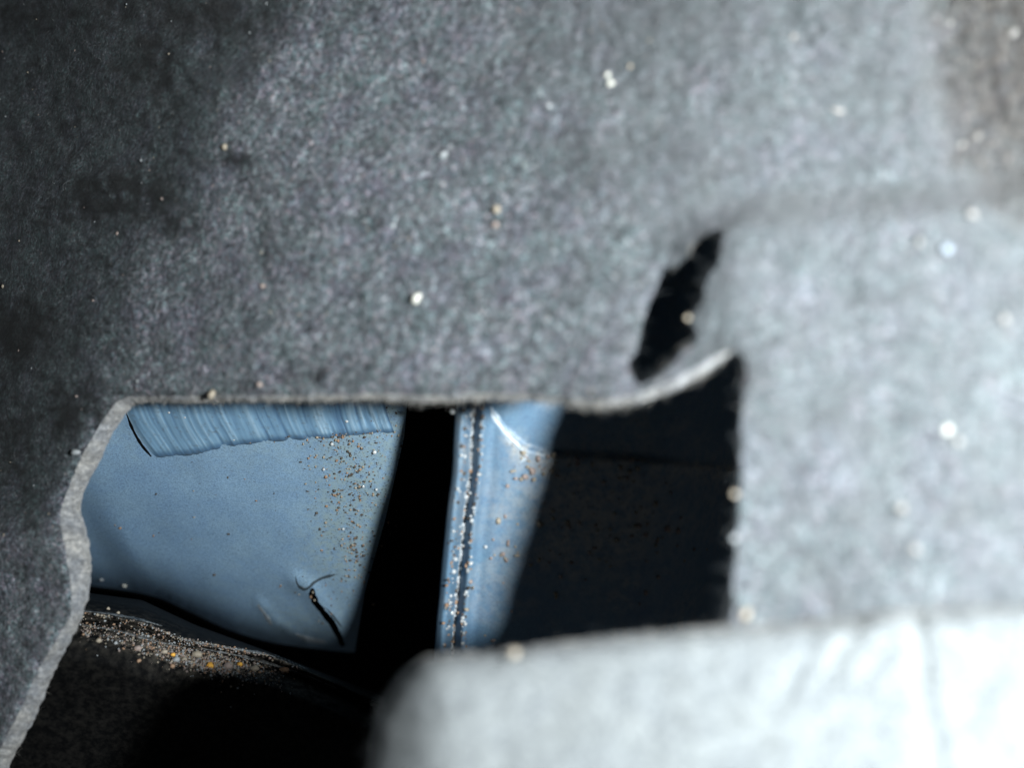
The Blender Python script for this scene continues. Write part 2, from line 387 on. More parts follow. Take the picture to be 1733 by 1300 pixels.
def blotchf(sx0, sy0):
  blotch = 0
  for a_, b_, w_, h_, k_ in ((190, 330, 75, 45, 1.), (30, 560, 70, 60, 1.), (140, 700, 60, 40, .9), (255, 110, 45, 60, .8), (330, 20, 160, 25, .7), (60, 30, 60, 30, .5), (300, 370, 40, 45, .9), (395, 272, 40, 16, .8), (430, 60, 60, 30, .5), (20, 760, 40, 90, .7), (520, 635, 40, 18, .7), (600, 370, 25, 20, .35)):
    blotch = blotch + 1.25 * k_ * np.exp(-((sx0 - a_) / w_) ** 2 - ((sy0 - b_) / h_) ** 2)
  return np.clip(blotch * (.85 + 1.3 * fbm(sx0 / 16, sy0 / 16, 4)) + .25 * ss(.1, .6, fbm(sx0 / 30 + 7, sy0 / 30, 3)) * (sx0 < 900) + .7 * ss(.12, .5, fbm(sx0 / 11 + 7, sy0 / 11, 4)) * ss(480, 250, sx0 + .35 * (sy0 - 300)), 0, 1)
blotch = blotchf(pts[:, 0], pts[:, 1])
liner = empty('felt_liner', P(600, 640, 5.9), label='large grey felt liner with a ragged square opening and a torn dark slot', cat='liner')
sheet = mesh_obj('sheet', co, tri, M['felt'], liner, attrs={'dirt_and_light': dirt_and_light, 'turn_shade': turn_shade, 'film_and_light': film_and_light, 'blotch': blotch})
# cut edge: rows from the front rim to the back rim
def wall(name, Fr, Bk, finv, thick, parent, rows=6, closed=False, mat=None, bulge=.0005):
    n = len(Fr); L = []
    fi = finv(Fr[:, 0], Fr[:, 1]) - .05 * (Fr[:, 0] < 1120)
    pf = P(Fr[:, 0], Fr[:, 1], fi)
    db = 1 / fi + thick
    pb = P(Bk[:, 0], Bk[:, 1], 1 / db)
    for r in range(rows + 1):
        t_ = r / rows
        q = pf * (1 - t_) + pb * t_
        q[:, 1] -= bulge * 4 * t_ * (1 - t_)
        j = fbm(np.arange(n) / 6., np.full(n, r * 1.7 + 20), 3) * .00015 * (1 if 0 < r < rows else .3)
        q[:, 1] += j; q[:, 0] += j * .4; q[:, 2] += j * .5 * (t_ > 0)
        L.append(q)
    # turn under so the rim has a back
    q = pb.copy(); q[:, 1] += .0012; L.append(q)
    co = np.vstack(L); f = grid_faces(rows + 2, n)
    if closed:
        k = np.arange(rows + 1) * n
        f = np.vstack([f, np.stack([k + n - 1, k, k + n, k + 2 * n - 1], -1)])
    return mesh_obj(name, co, f, mat or M['cut'], parent), pb
_, pb = wall('cut_edge', F, B, liner_inv, .0026, liner)
cs = SLOT.mean(0)
so = SLOT - cs; so /= np.linalg.norm(so, axis=1, keepdims=True)
strand = (SLOT[:, 1] > 585) & (SLOT[:, 0] > 1085)
SB = SLOT + np.where(strand[:, None], np.array([[-3., -8.]]), so * 18 + np.where(SLOT[:, :1] < 1140, np.array([[-6., 0.]]), np.array([[4., 0.]])))
ns = int(np.argmin(strand)) + 3
wall('slot_edge', SLOT[:ns], SB[:ns], liner_inv, .0022, liner, bulge=.0002)
# back face of the sheet
kb = 1 / (1 / inv + .0022)
bi = P(pts[:, 0], pts[:, 1], kb)
mesh_obj('back_face', bi, tri[:, ::-1].copy(), M['felt'], liner, attrs={'dirt_and_light': dirt_and_light * 0})

# fibres -----------------------------------------------------------------
def fibres(name, base, dirs, length, rad, mat, parent, curl=.5):
    n = len(base); seg = 4
    d = dirs / np.linalg.norm(dirs, axis=1, keepdims=True)
    up = rng.normal(size=(n, 3)); s = np.cross(d, up); s /= np.linalg.norm(s, axis=1, keepdims=True); u = np.cross(s, d)
    ph = rng.uniform(0, 6.28, (n, 1)); cr = rng.normal(0, curl, (n, 1)); cr2 = rng.normal(0, curl, (n, 1))
    rings = []
    for k in range(seg + 1):
        t_ = k / seg
        c = base + d * length[:, None] * t_ + s * length[:, None] * cr * t_ * t_ + u * length[:, None] * cr2 * .5 * np.sin(t_ * 3.1 + ph * 0)
        r = rad[:, None] * (1 - .55 * t_)
        for a in range(3):
            an = a * 2.094
            rings.append(c + r * (math.cos(an) * s + math.sin(an) * u))
    co = np.stack(rings, 1).reshape(-1, 3)          # n x 15
    nb = 3 * (seg + 1); f = []
    for k in range(seg):
        for a in range(3):
            f.append([k * 3 + a, k * 3 + (a + 1) % 3, (k + 1) * 3 + (a + 1) % 3, (k + 1) * 3 + a])
    f = (np.arange(n)[:, None, None] * nb + np.array(f)[None]).reshape(-1, 4)
    o = mesh_obj(name, co, f, mat, parent); o['kind'] = 'stuff'; return o
def surf_fibres(n, finv, region_ok, box, name, mat, parent, lmin, lmax, rad, aim=None):
    x = rng.uniform(box[0], box[2], n * 2); y = rng.uniform(box[1], box[3], n * 2)
    ok = region_ok(x, y); x, y = x[ok][:n], y[ok][:n]; n = len(x)
    an = rng.uniform(0, 6.28, n) if aim is None else rng.normal(aim, .35, n); L = 10
    dx, dy = np.cos(an) * L, np.sin(an) * L
    p0 = P(x, y, finv(x, y)); p1 = P(x + dx, y + dy, finv(x + dx, y + dy))
    d = p1 - p0; d /= np.linalg.norm(d, axis=1, keepdims=True)
    toward = -p0 / np.linalg.norm(p0, axis=1, keepdims=True)
    lift = np.abs(rng.normal(0, .16, (n, 1)))
    base = p0 - toward * .0001
    return fibres(name, base, d + toward * lift, rng.uniform(lmin, lmax, n), rng.uniform(rad * .6, rad * 1.3, n), mat, parent)
okl = lambda x, y: inside(outline, x, y) & ~inside(SLOT, x, y)
okd = lambda x, y: okl(x, y) & (rng.random(x.shape) < np.clip((x + .55 * (y if np.isscalar(y) else np.minimum(y, 700)) - 150) / 450, .5, 1)) & (rng.random(x.shape) > 1.2 * blotchf(x, y))
surf_fibres(30000, liner_inv, okd, (-60, -60, 1790, 1340), 'felt_fibre', M['fibre'], liner, .0010, .0034, .000032)
t = NT('brown_fibre'); oi = t.noise(500, 3, .6)
M['brown_fibre'] = t.fin(t.ramp(oi, [(.38, (.045, .04, .037)), (.52, (.12, .11, .10)), (.66, (.26, .24, .22))]), .9, None, spec=.2)
surf_fibres(1900, liner_inv, lambda x, y: (rng.random(x.shape) < ss(1545, 1660, x - .12 * y) * ss(345, 200, y)) & okl(x, y), (1540, -30, 1790, 330), 'stained_fibre', M['brown_fibre'], liner, .0015, .0045, .00007, aim=-.9)
# fuzz on the cut rims
def rim_fuzz(Fr, Bk, finv, n, name, parent, out, lmul=1.0, thick=.0022):
    k = rng.integers(0, len(Fr), n); t_ = rng.uniform(.0, 1.05, n)[:, None] * np.where(Fr[k, :1] > 1225, .12, 1)
    fi = finv(Fr[:, 0], Fr[:, 1]) - .05
    pf = P(Fr[:, 0], Fr[:, 1], fi); pbk = P(Bk[:, 0], Bk[:, 1], 1 / (1 / fi + thick))
    b = pf[k] * (1 - t_) + pbk[k] * t_
    tang = pf[np.minimum(k + 3, len(Fr) - 1)] - pf[np.maximum(k - 3, 0)]
    tang /= np.linalg.norm(tang, axis=1, keepdims=True) + 1e-9
    o = out(Fr[k], Bk[k]); o = np.stack([o[:, 0], np.zeros(n), -o[:, 1]], -1)
    d = o * rng.uniform(.1, 1, (n, 1)) + tang * rng.normal(0, .9, (n, 1)) + np.stack([np.zeros(n), -rng.uniform(0, .8, n), np.zeros(n)], -1)
    return fibres(name, b, d, rng.gamma(2.2, .00030, n) * lmul, rng.uniform(.00002, .00004, n), M['fuzz'], parent)
def unit(v): return v / (np.linalg.norm(v, axis=1, keepdims=True) + 1e-9)
rim_fuzz(F[~RGT], B[~RGT], liner_inv, 4600, 'edge_fuzz', liner, lambda f, b: unit(b - f) * np.where(f[:, :1] > 1225, -1, 1))
selr = F[:, 0] > 1225
rim_fuzz(F[selr], B[selr], liner_inv, 350, 'edge_fuzz', liner, lambda f, b: np.tile([[-1.0, 0.0]], (len(f), 1)), .8)
rs = SLOT[:, 0] > 1125
rim_fuzz(SLOT[rs], SB[rs], liner_inv, 450, 'slot_fuzz', liner, lambda f, b: unit(cs - f), 1.0)
top_ = SLOT[:, 1] < 440
0 and rim_fuzz(SLOT[top_], SB[top_], liner_inv, 160, 'slot_fuzz', liner, lambda f, b: unit(cs - f), 2.2)

# ------------------------------------------------------------------ the flap in front
FL = densify([(600, 1440), (628, 1300), (634, 1242), (643, 1201), (660, 1167), (682, 1141), (709, 1123), (742, 1113), (790, 1110), (845, 1107), (905, 1099), (967, 1090),
      (1055, 1081), (1142, 1073), (1236, 1064), (1300, 1062), (1361, 1056), (1448, 1049), (1490, 1040), (1540, 1036), (1620, 1033), (1733, 1028), (1900, 1015), (2250, 990)], 4)
FL += np.stack([0 * FL[:, 0], fbm(np.arange(len(FL)) / 3.2, np.full(len(FL), 2.5), 3) * 2.2], -1)
fo = np.vstack([FL, densify([(2250, 1440), (600, 1440)], 30, smooth=False)[:-1]])
fp, ft = cdt_sheet(fo, 9.0)
dfl, _ = pdist(FL, fp[:, 0], fp[:, 1])
finv = flap_inv(fp[:, 0], fp[:, 1]) - .20 * np.exp(-dfl / 9)
flap = empty('felt_flap', P(1150, 1250, 9.1), label='pale overexposed felt flap with rounded corner lying in front at the lower right', cat='flap')
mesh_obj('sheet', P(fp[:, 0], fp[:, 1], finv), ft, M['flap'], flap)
mesh_obj('back_face', P(fp[:, 0], fp[:, 1], 1 / (1 / finv + .0022)), ft[:, ::-1].copy(), M['flap'], flap)
FB = FL.copy(); FB[:, 1] -= 1.0; FB[:, 0] -= 1.0
wall('cut_edge', FL, FB, lambda x, y: flap_inv(x, y) - .15, .0022, flap, rows=4, bulge=.0001)
okf = lambda x, y: inside(fo, x, y)
surf_fibres(3500, flap_inv, okf, (600, 1020, 1790, 1340), 'felt_fibre', M['fibre'], flap, .0008, .0024, .00003)
rim_fuzz(FL, FB, lambda x, y: flap_inv(x, y) - .1, 1200, 'edge_fuzz', flap, lambda f, b: np.tile([[0.0, -1.0]], (len(f), 1)), .6)

# ------------------------------------------------------------------ blue body panel seen through the opening
CR = densify([(524, 998), (531, 997), (537, 1014), (550, 1032), (566, 1052), (576, 1070), (584, 1092), (576, 1094), (566, 1074), (556, 1058), (544, 1041), (527, 1019)], 3, closed=True)
CR += np.stack([fbm(np.arange(len(CR)) / 2., np.full(len(CR), 3.), 2), 0 * CR[:, 0]], -1) * 2
po = np.vstack([densify(PBOT, 6), densify([(600, 1105), (618, 1000), (652, 880), (684, 740), (692, 650), (600, 650), (95, 650), (95, 984)], 25, smooth=False)[1:-1]])
pp, pt = cdt_sheet(po, 8.0, [CR])
x, y = pp[:, 0], pp[:, 1]
pd = np.clip(ss(500, 580, x + .25 * (y - 850)) * ss(1010, 930, y) * .75 + .35 * np.exp(-((x - 600) / 55) ** 2) + .5 * np.exp(-((x - 500) / 60) ** 2 - ((y - 1060) / 40) ** 2)
             + .8 * ss(1000, 1010, y) * ss(560, 520, x) * ss(430, 500, x) * 0, 0, 1)
pd = pd + .28 * ss(830, 730, y) + .22 * ss(200, 600, x)
pan = empty('blue_bodywork', P(400, 1000, 3.7), label='dull blue painted metal panel deep in the opening behind the liner at left', cat='bodywork')
mesh_obj('sheet', P(x, y, panel_inv(x, y)), pt, M['panel'], pan, attrs={'dirt_and_light': np.clip(pd, 0, 1)})
# bottom lip that turns back
LB = densify(PBOT, 6); n = len(LB)
i0 = panel_inv(LB[:, 0], LB[:, 1]); rows = [P(LB[:, 0], LB[:, 1], i0)]
for k, (dy, dd) in enumerate(((3, .0015), (5, .004), (4, .012), (2, .03))):
    q = P(LB[:, 0], LB[:, 1] + dy, 1 / (1 / i0 + dd)); rows.append(q)
mesh_obj('lip', np.vstack(rows), grid_faces(5, n)[:, ::-1].copy(), M['dark'], pan)  # near-black colour paints the shade where the panel bends back
# lifted paint round the crack
def ribbon(name, line, width, lift, finv, mat, parent, tilt=.0, seed=1.0):
    ln = densify(line, 3); n = len(ln)
    tg = np.gradient(ln, axis=0); tg /= np.linalg.norm(tg, axis=1, keepdims=True) + 1e-9
    nr = np.stack([-tg[:, 1], tg[:, 0]], -1)
    w = width * (.75 + .5 * fbm(np.arange(n) / 4. + seed, np.full(n, seed), 2)) * np.sin(np.linspace(.12, math.pi - .12, n)) ** .5
    L = []
    for a, h in ((-1, -.0001), (-.6, lift * .8), (0, lift), (.6, lift * .7), (1, -.0001)):
        q = ln + nr * (w * a)[:, None]
        L.append(P(q[:, 0], q[:, 1], 1 / (1 / finv(q[:, 0], q[:, 1]) - h)))
    f = grid_faces(5, n)
    return mesh_obj(name, np.vstack(L), f, mat, parent)
ribbon('lifted_paint', [(500, 976), (504, 990), (514, 998), (524, 994), (532, 986), (548, 978), (572, 972)], 4.0, .00012, panel_inv, M['sealer'], pan, seed=2)
ribbon('lifted_paint', [(552, 1030), (566, 1046), (578, 1062)], 2.6, .0003, panel_inv, M['sealer'], pan, seed=5)
ribbon('lifted_paint', [(430, 1018), (446, 1038), (460, 1058)], 5.0, .00025, panel_inv, M['pale'], pan, seed=7)
ribbon('lifted_paint', [(500, 1074), (520, 1082), (538, 1086), (552, 1087)], 6.5, .0004, panel_inv, M['pale'], pan, seed=8)
# brushed seam sealer along the top
SE = densify([(262, 776), (330, 770), (395, 756), (480, 747), (560, 742), (612, 737), (668, 733)], 2.0); n = len(SE)
top = np.stack([SE[:, 0] * .985 - 40 * np.linspace(1, .2, n) + 2, np.full(n, 610.)], -1)
lft = densify([(262, 776), (250, 768), (236, 748), (224, 724), (216, 700), (208, 660), (205, 610)], 4)
R = 26; cols = []; gr = []
u = SE[:, 0]
for r in range(R + 1):
    t_ = r / R
    # strokes lean: they start at the top and drift right on their way down
    q = SE * (1 - t_) + np.stack([SE[:, 0], np.full(n, 612.)], -1) * t_
    q[:, 0] -= 72 * (1 - (1 - t_) ** 2) * (.30 + .70 * np.exp(-(SE[:, 0] - 262) / 180))
    wob = 3.5 * fbm(u / 60, np.full(n, r / 9.), 2)
    g = (.55 + .45 * fbm(u / 40, np.full(n, 4.4), 2)) * 1.3 * fbm((u + wob) / 6., np.full(n, 3.3 + r / 30.), 3) + .7 * fbm((u + wob) / 3.2, np.full(n, 7.7 + r / 30.), 2)
    edge = ss(0, .10, t_ + .05 * fbm(u / 14, np.full(n, 2.2), 3)) * ss(0, 6, np.arange(n)) * (1 - ss(.93, 1.06, np.arange(n) / n + .12 * fbm(np.full(n, r / 5.), u / 9, 3)))
    h = .0008 * edge + .00026 * g * edge
    low = .0007 * np.exp(-((t_ - .07) / .05) ** 2)
    cols.append(P(q[:, 0], q[:, 1], 1 / (1 / panel_inv(q[:, 0], q[:, 1]) - h * 1.2 - low * edge * .3 + .0001)))
    gr.append(np.clip(.48 + .36 * g, 0, 1) * (.10 + .90 * ss(.01, .07, t_)))
mesh_obj('seam_sealer', np.vstack(cols), grid_faces(R + 1, n), M['sealer'], pan, attrs={'groove': np.concatenate(gr)})['label'] = 'brushed blue grey seam sealer with vertical brush strokes'
ribbon('sealer_shadow', [(208, 676), (216, 705), (226, 730), (240, 754), (256, 773)], 4.2, .00012, panel_inv, M['dark'], pan, seed=3)  # dark ribbon paints the shadow line at the sealer's left edge

# ------------------------------------------------------------------ upright blue flange
sx = []
ux = np.concatenate([np.arange(0, 90, 3.0), np.arange(90, 640, 9.0)])
rl = densify(RIM, 5); NR = len(rl); NC = len(ux)
X = rl[:, 0][:, None] + ux[None]; Y = rl[:, 1][:, None] + 0 * ux[None]
S = strip_inv(X, Y)
rowsP = P(X, Y, S)
back = rowsP[:, :1] + np.array([0.0003, .0016, 0]); back2 = rowsP[:, :1] + np.array([0.002, .004, 0])
allp = np.concatenate([back2, back, rowsP], 1)
dd, s_ = pdist(EMB, X, Y)
dirt_and_light = .9 * np.exp(-((X - 1010) / 110) ** 2 - ((Y - 870) / 110) ** 2) + .15 * ss(900, 980, X) + .55 * ss(60, 5, dd) * (s_ > 0) * ss(840, 880, X) + .30 * ss(.0, .5, fbm(X / 50, Y / 50, 3)) + .25 * ss(-20, 120, dd * s_)*ss(960, 860, Y)  # dust, plus a round pale patch painted in for bounced light
dirt_and_light = np.concatenate([dirt_and_light[:, :1] * 0, dirt_and_light[:, :1] * 0, dirt_and_light], 1)
fl = empty('blue_flange', P(740, 1110, 4.6), label='brighter blue upright metal flange with a speckled sealed hem, crossing the middle of the opening', cat='metal flange')
mesh_obj('sheet', allp.reshape(-1, 3), grid_faces(NR, NC + 2)[:, ::-1].copy(), M['strip'], fl, attrs={'dirt_and_light': np.clip(dirt_and_light, 0, 1).ravel()})
# lumpy sealant bead in the hem groove
n = NR * 2; bl = densify(RIM, 2.4); n = len(bl); L = []
for a in range(7):
    an = a / 6 * math.pi; off = 29 - 7.5 * math.cos(an) * (1 + .35 * fbm(np.arange(n) / 5., np.full(n, 1.), 2))
    q = bl.copy(); q[:, 0] += off
    h = .0008 * math.sin(an) * (.55 + .75 * fbm(np.arange(n) / 3.5 + 5, np.full(n, 2. + a * .35), 3)) - .0001
    L.append(P(q[:, 0], q[:, 1], 1 / (1 / strip_inv(bl[:, 0] + 29, bl[:, 1]) - h)))
mesh_obj('sealant_bead', np.vstack(L), grid_faces(7, n), M['bead'], fl)
ribbon('emboss_highlight', [(830, 688), (842, 712), (856, 730), (872, 748), (880, 758)], 10.0, .0005, strip_inv, M['pale'], fl, seed=4)['label'] = 'white highlight streak painted on the embossed fold'  # pale ribbons paint in the highlight on the fold facing the flash
ribbon('emboss_highlight', [(872, 752), (884, 764), (890, 774), (878, 784)], 5.0, .0004, strip_inv, M['pale'], fl, seed=6)['label'] = 'white highlight patch painted below the streak'

# ------------------------------------------------------------------ black plastic ledge at lower left
LX = np.arange(-40, 760, 6.0)
def yline(pts_): p = np.array(pts_, float); return np.interp(LX, p[:, 0], p[:, 1])
rowsL = [
 (yline([(-40, 980), (150, 1004), (240, 1016), (330, 1058), (450, 1102), (600, 1160), (760, 1220)]), 3.55),
 (yline([(-40, 990), (150, 1014), (240, 1028), (330, 1068), (450, 1106), (600, 1168), (760, 1230)]), 3.95),
 (yline([(-40, 1015), (150, 1033), (240, 1050), (310, 1078), (450, 1103), (560, 1150), (760, 1240)]), 4.12),
 (yline([(-40, 1020), (150, 1038), (240, 1055), (310, 1083), (450, 1109), (560, 1155), (760, 1246)]), 4.17),
 (yline([(-40, 1028), (150, 1047), (240, 1062), (310, 1092), (450, 1118), (560, 1165), (760, 1256)]), 4.10),
 (yline([(-40, 1040), (150, 1058), (240, 1072), (310, 1101), (450, 1128), (560, 1175), (760, 1266)]), 4.16),
 (yline([(-40, 1055), (150, 1072), (240, 1092), (310, 1118), (450, 1142), (560, 1188), (760, 1280)]), 4.26),
 (yline([(-40, 1070), (150, 1088), (240, 1112), (310, 1136), (450, 1160), (560, 1205), (760, 1300)]), 4.34),
 (yline([(-40, 1110), (150, 1125), (240, 1150), (310, 1172), (450, 1200), (560, 1245), (760, 1330)]), 4.34),
 (yline([(-40, 1180), (150, 1195), (240, 1220), (310, 1240), (450, 1270), (560, 1305), (760, 1380)]), 4.22),
 (yline([(-40, 1300), (760, 1440)]), 4.05), (yline([(-40, 1480), (760, 1560)]), 3.9)]
# resample rows for a smooth profile
YY = np.array([r[0] for r in rowsL]); II = np.array([np.full(len(LX), r[1]) for r in rowsL])
src = np.arange(len(rowsL)); dst = np.linspace(0, len(rowsL) - 1, 70)
Yr = np.array([np.interp(dst, src, YY[:, k]) for k in range(len(LX))]).T
Ir = np.array([np.interp(dst, src, II[:, k]) for k in range(len(LX))]).T
for _ in range(2): Ir[1:-1] = (Ir[:-2] + 2 * Ir[1:-1] + Ir[2:]) / 4
XX = np.tile(LX, (70, 1)); Ir = Ir - .0006 * (XX - 300) + .012 * fbm(XX / 25, Yr / 12, 3)
ld_d = np.exp(-((dst[:, None] - 3.0) / .8) ** 2) * .8 + np.exp(-((dst[:, None] - 5.8) / 1.0) ** 2) * (.30 + .7 * np.exp(-((XX - 340) / 110) ** 2))  # pale ridge line imitates a highlight; the shelf band is sandy dirt
ld_d = np.clip(ld_d * ss(620, 480, XX) + .05 * ss(40, 30, dst[:, None]), 0, 1)
ledge = empty('plastic_ledge', P(300, 1250, 4.0), label='black plastic ledge with sand on it below the blue panel at lower left', cat='ledge')
mesh_obj('body', P(XX.ravel(), Yr.ravel(), Ir.ravel()), grid_faces(70, len(LX))[:, ::-1].copy(), M['plastic'], ledge, attrs={'dirt_and_light': ld_d.ravel()})
t = NT('painted_shine'); n = t.noise(700, 5, .7)
M['ridge_shine'] = t.fin(t.ramp(n, [(.38, (.01, .012, .013)), (.62, (.17, .18, .18))]), .5, t.bump(n, .0003, .6), spec=.5)
def ledge_inv(x, y):
    x = np.atleast_1d(x); y = np.atleast_1d(y); o = []
    for a, b in zip(x, y):
        k = int(np.argmin(abs(LX - a))); o.append(np.interp(b, Yr[:, k], Ir[:, k]))
    return np.array(o)
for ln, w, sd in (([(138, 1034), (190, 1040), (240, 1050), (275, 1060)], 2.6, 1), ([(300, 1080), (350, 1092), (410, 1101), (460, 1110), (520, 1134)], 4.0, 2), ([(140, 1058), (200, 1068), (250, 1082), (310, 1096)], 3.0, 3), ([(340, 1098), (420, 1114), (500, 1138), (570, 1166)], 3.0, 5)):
    ribbon('ridge_highlight', ln, w, .0005, ledge_inv, M['ridge_shine'], ledge, seed=sd)  # pale grey ribbons paint highlight lines along the ridges
def ledge_pt(px, py):
    k = int(np.argmin(abs(LX - px))); j = int(np.argmin(abs(Yr[:, k] - py))); return Ir[j, k]

# ------------------------------------------------------------------ dark cavity behind everything
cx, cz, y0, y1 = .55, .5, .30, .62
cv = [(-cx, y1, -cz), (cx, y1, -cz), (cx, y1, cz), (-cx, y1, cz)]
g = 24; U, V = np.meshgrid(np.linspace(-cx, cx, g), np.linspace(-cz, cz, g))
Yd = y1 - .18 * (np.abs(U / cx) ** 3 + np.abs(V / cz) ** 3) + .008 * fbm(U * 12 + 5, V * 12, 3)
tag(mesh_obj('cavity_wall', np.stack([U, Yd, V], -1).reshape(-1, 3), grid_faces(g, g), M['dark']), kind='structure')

# ------------------------------------------------------------------ grains
def ico():
    p = (1 + 5 ** .5) / 2
    v = np.array([(-1, p, 0), (1, p, 0), (-1, -p, 0), (1, -p, 0), (0, -1, p), (0, 1, p), (0, -1, -p), (0, 1, -p), (p, 0, -1), (p, 0, 1), (-p, 0, -1), (-p, 0, 1)], float)
    v /= np.linalg.norm(v[0])
    f = [(0, 11, 5), (0, 5, 1), (0, 1, 7), (0, 7, 10), (0, 10, 11), (1, 5, 9), (5, 11, 4), (11, 10, 2), (10, 7, 6), (7, 1, 8), (3, 9, 4), (3, 4, 2), (3, 2, 6), (3, 6, 8), (3, 8, 9), (4, 9, 5), (2, 4, 11), (6, 2, 10), (8, 6, 7), (9, 8, 1)]
    return v, f
IV, IF = ico()
def sub(v, f):
    v = [tuple(a) for a in v]; m = {}; o = []
    def mid(a, b):
        k = (min(a, b), max(a, b))
        if k not in m:
            q = (np.array(v[a]) + np.array(v[b])) / 2; v.append(tuple(q / np.linalg.norm(q))); m[k] = len(v) - 1
        return m[k]
    for a, b, c in f:
        ab, bc, ca = mid(a, b), mid(b, c), mid(c, a); o += [(a, ab, ca), (b, bc, ab), (c, ca, bc), (ab, bc, ca)]
    return np.array(v), o
IV2, IF2 = sub(IV, IF)
def grain(px, py, finv_, rpx, mat, label, group, asp=1.0, ang=0.0, name='sand_grain', round_=False, proud=.6):
    inv_ = float(finv_(np.array([px]), np.array([py]))[0]) if callable(finv_) else finv_
    r = rpx / FPX / inv_
    v = IV2.copy()
    if not round_: v = v * (1 + rng.uniform(-.20, .20, (len(v), 1)))
    else: v = v * (1 + rng.uniform(-.03, .03, (len(v), 1)))
    v[:, 0] *= asp; c_, s_ = math.cos(ang), math.sin(ang)
    v = np.stack([v[:, 0] * c_ - v[:, 2] * s_, v[:, 1] * .8, v[:, 0] * s_ + v[:, 2] * c_], -1) * r
    loc = P(px, py, 1 / (1 / inv_ - r * proud))
    me = bpy.data.meshes.new(name); me.from_pydata([tuple(a) for a in v], [], IF2); me.update()
    me.polygons.foreach_set('use_smooth', [True] * len(me.polygons)); me.materials.append(M[mat])
    o = bpy.data.objects.new(name, me); C.objects.link(o); o.location = tuple(float(q) for q in np.ravel(loc))
    return tag(o, label, 'sand grain' if name == 'sand_grain' else 'bead', group)
GL = 'sand grains caught on the felt liner'
G = [
 (705, 505, 8, 'g_white', 'largest white oblong grain, on the felt above the middle of the opening', 1.5, .9),
 (840, 354, 8, 'g_beige', 'upper grain of the yellowish pair on the felt right of centre', 1, 0),
 (839, 380, 7, 'g_pink', 'lower duller grain of the yellowish pair on the felt right of centre', 1, 0),
 (1028, 126, 5.5, 'g_white', 'upper grain of the touching cream pair near the top of the felt', 1, 0),
 (1033, 140, 6.5, 'g_white', 'lower grain of the touching cream pair near the top of the felt', 1.2, .6),
 (1066, 112, 4.5, 'g_beige', 'small dull grain just right of the touching cream pair', 1, 0),
 (665, 382, 5, 'g_grey', 'small round pale grain on the felt left of the yellowish pair', 1, 0),
 (380, 248, 6, 'g_beige', 'cream grain alone where the felt turns dark at upper left', 1.2, 1.4),
 (750, 261, 6, 'g_grey', 'grey oblong grain on the upper middle felt', 1.6, .4),
 (929, 179, 5, 'g_grey', 'bluish glinting grain left of the touching cream pair', 1.3, 0),
 (445, 484, 5, 'g_pink', 'pinkish grain on the felt above the brushed sealer', 1, 0),
 (1343, 61, 8, 'g_beige', 'diamond shaped beige grain on the felt near the top right', 1, .8),
 (1420, 187, 7, 'g_pink', 'long thin pink splinter of grit on the upper right felt', 3.4, -.25),
 (1602, 421, 13, 'g_blue', 'large pale blue grain on the felt right of the slot', 1, 0),
 (1556, 410, 9, 'g_beige', 'faint beige grain beside the large pale blue one', 1, 0),
 (1603, 728, 11, 'g_white', 'brightest white round grain on the right hand felt', 1, 0),
 (1622, 748, 10, 'g_pink', 'faint pink grain below the brightest white one', 1, 0),
 (1548, 930, 11, 'g_faint', 'pale round grain low on the right hand felt above the flap', 1, 0),
 (1525, 860, 12, 'g_beige', 'dull cream oval grain between the two pale ones at right', 1.2, 1.2),
 (1645, 362, 10, 'g_beige', 'cream smear of grit at the far right of the soft ridge', 1.6, -.3),
 (1700, 540, 11, 'g_beige', 'cream grain nearest the right border of the photo', 1, 0),
 (1628, 245, 7, 'g_pink', 'reddish grain on the brown stained felt at upper right', 1.5, .7),
 (1716, 55, 9, 'g_pink', 'orange grain at the top right corner of the stained felt', 1.7, .8),
 (1608, 38, 7, 'g_grey', 'grey grain at the top of the stained felt beside the crease', 1, 0),
 (1655, 231, 7, 'g_grey', 'glinting grain at the right of the reddish one', 1, 0),
 (358, 668, 7, 'g_beige', 'beige tuft shaped grain on the left part of the opening top rim', 1.5, 1.1),
 (439, 651, 6, 'g_pink', 'pinkish grain just above the opening top rim', 1, 0),
 (1164, 538, 6, 'g_beige', 'cream grain on the right lip of the dark slot', 1, 0),
 (1243, 836, 9, 'g_beige', 'yellowish grain hanging on the right rim of the opening', 1.1, 0),
 (1243, 912, 9, 'g_grey', 'grey grain on the right rim below the yellowish one', 1.1, .4),
 (1262, 1040, 12, 'g_beige', 'wide beige grain at the foot of the right rim above the flap', 1.3, .9),
 (128, 766, 6, 'g_grey', 'pale lint lump on the dark felt left of the opening', 1.5, 0),
]
for (px, py, r, m, lab, asp, ang) in G:
    if px > 1300 and m in ('g_beige', 'g_pink', 'g_grey'): m = 'g_faint'
    r = r * (.62 if px > 1180 else .85)
    grain(px, py, liner_inv, r, m, lab, GL, asp, ang)
grain(870, 1106, flap_inv, 8, 'g_beige', 'round beige grain on the top rim of the pale flap', 'sand grains on the flap', 1, 0)
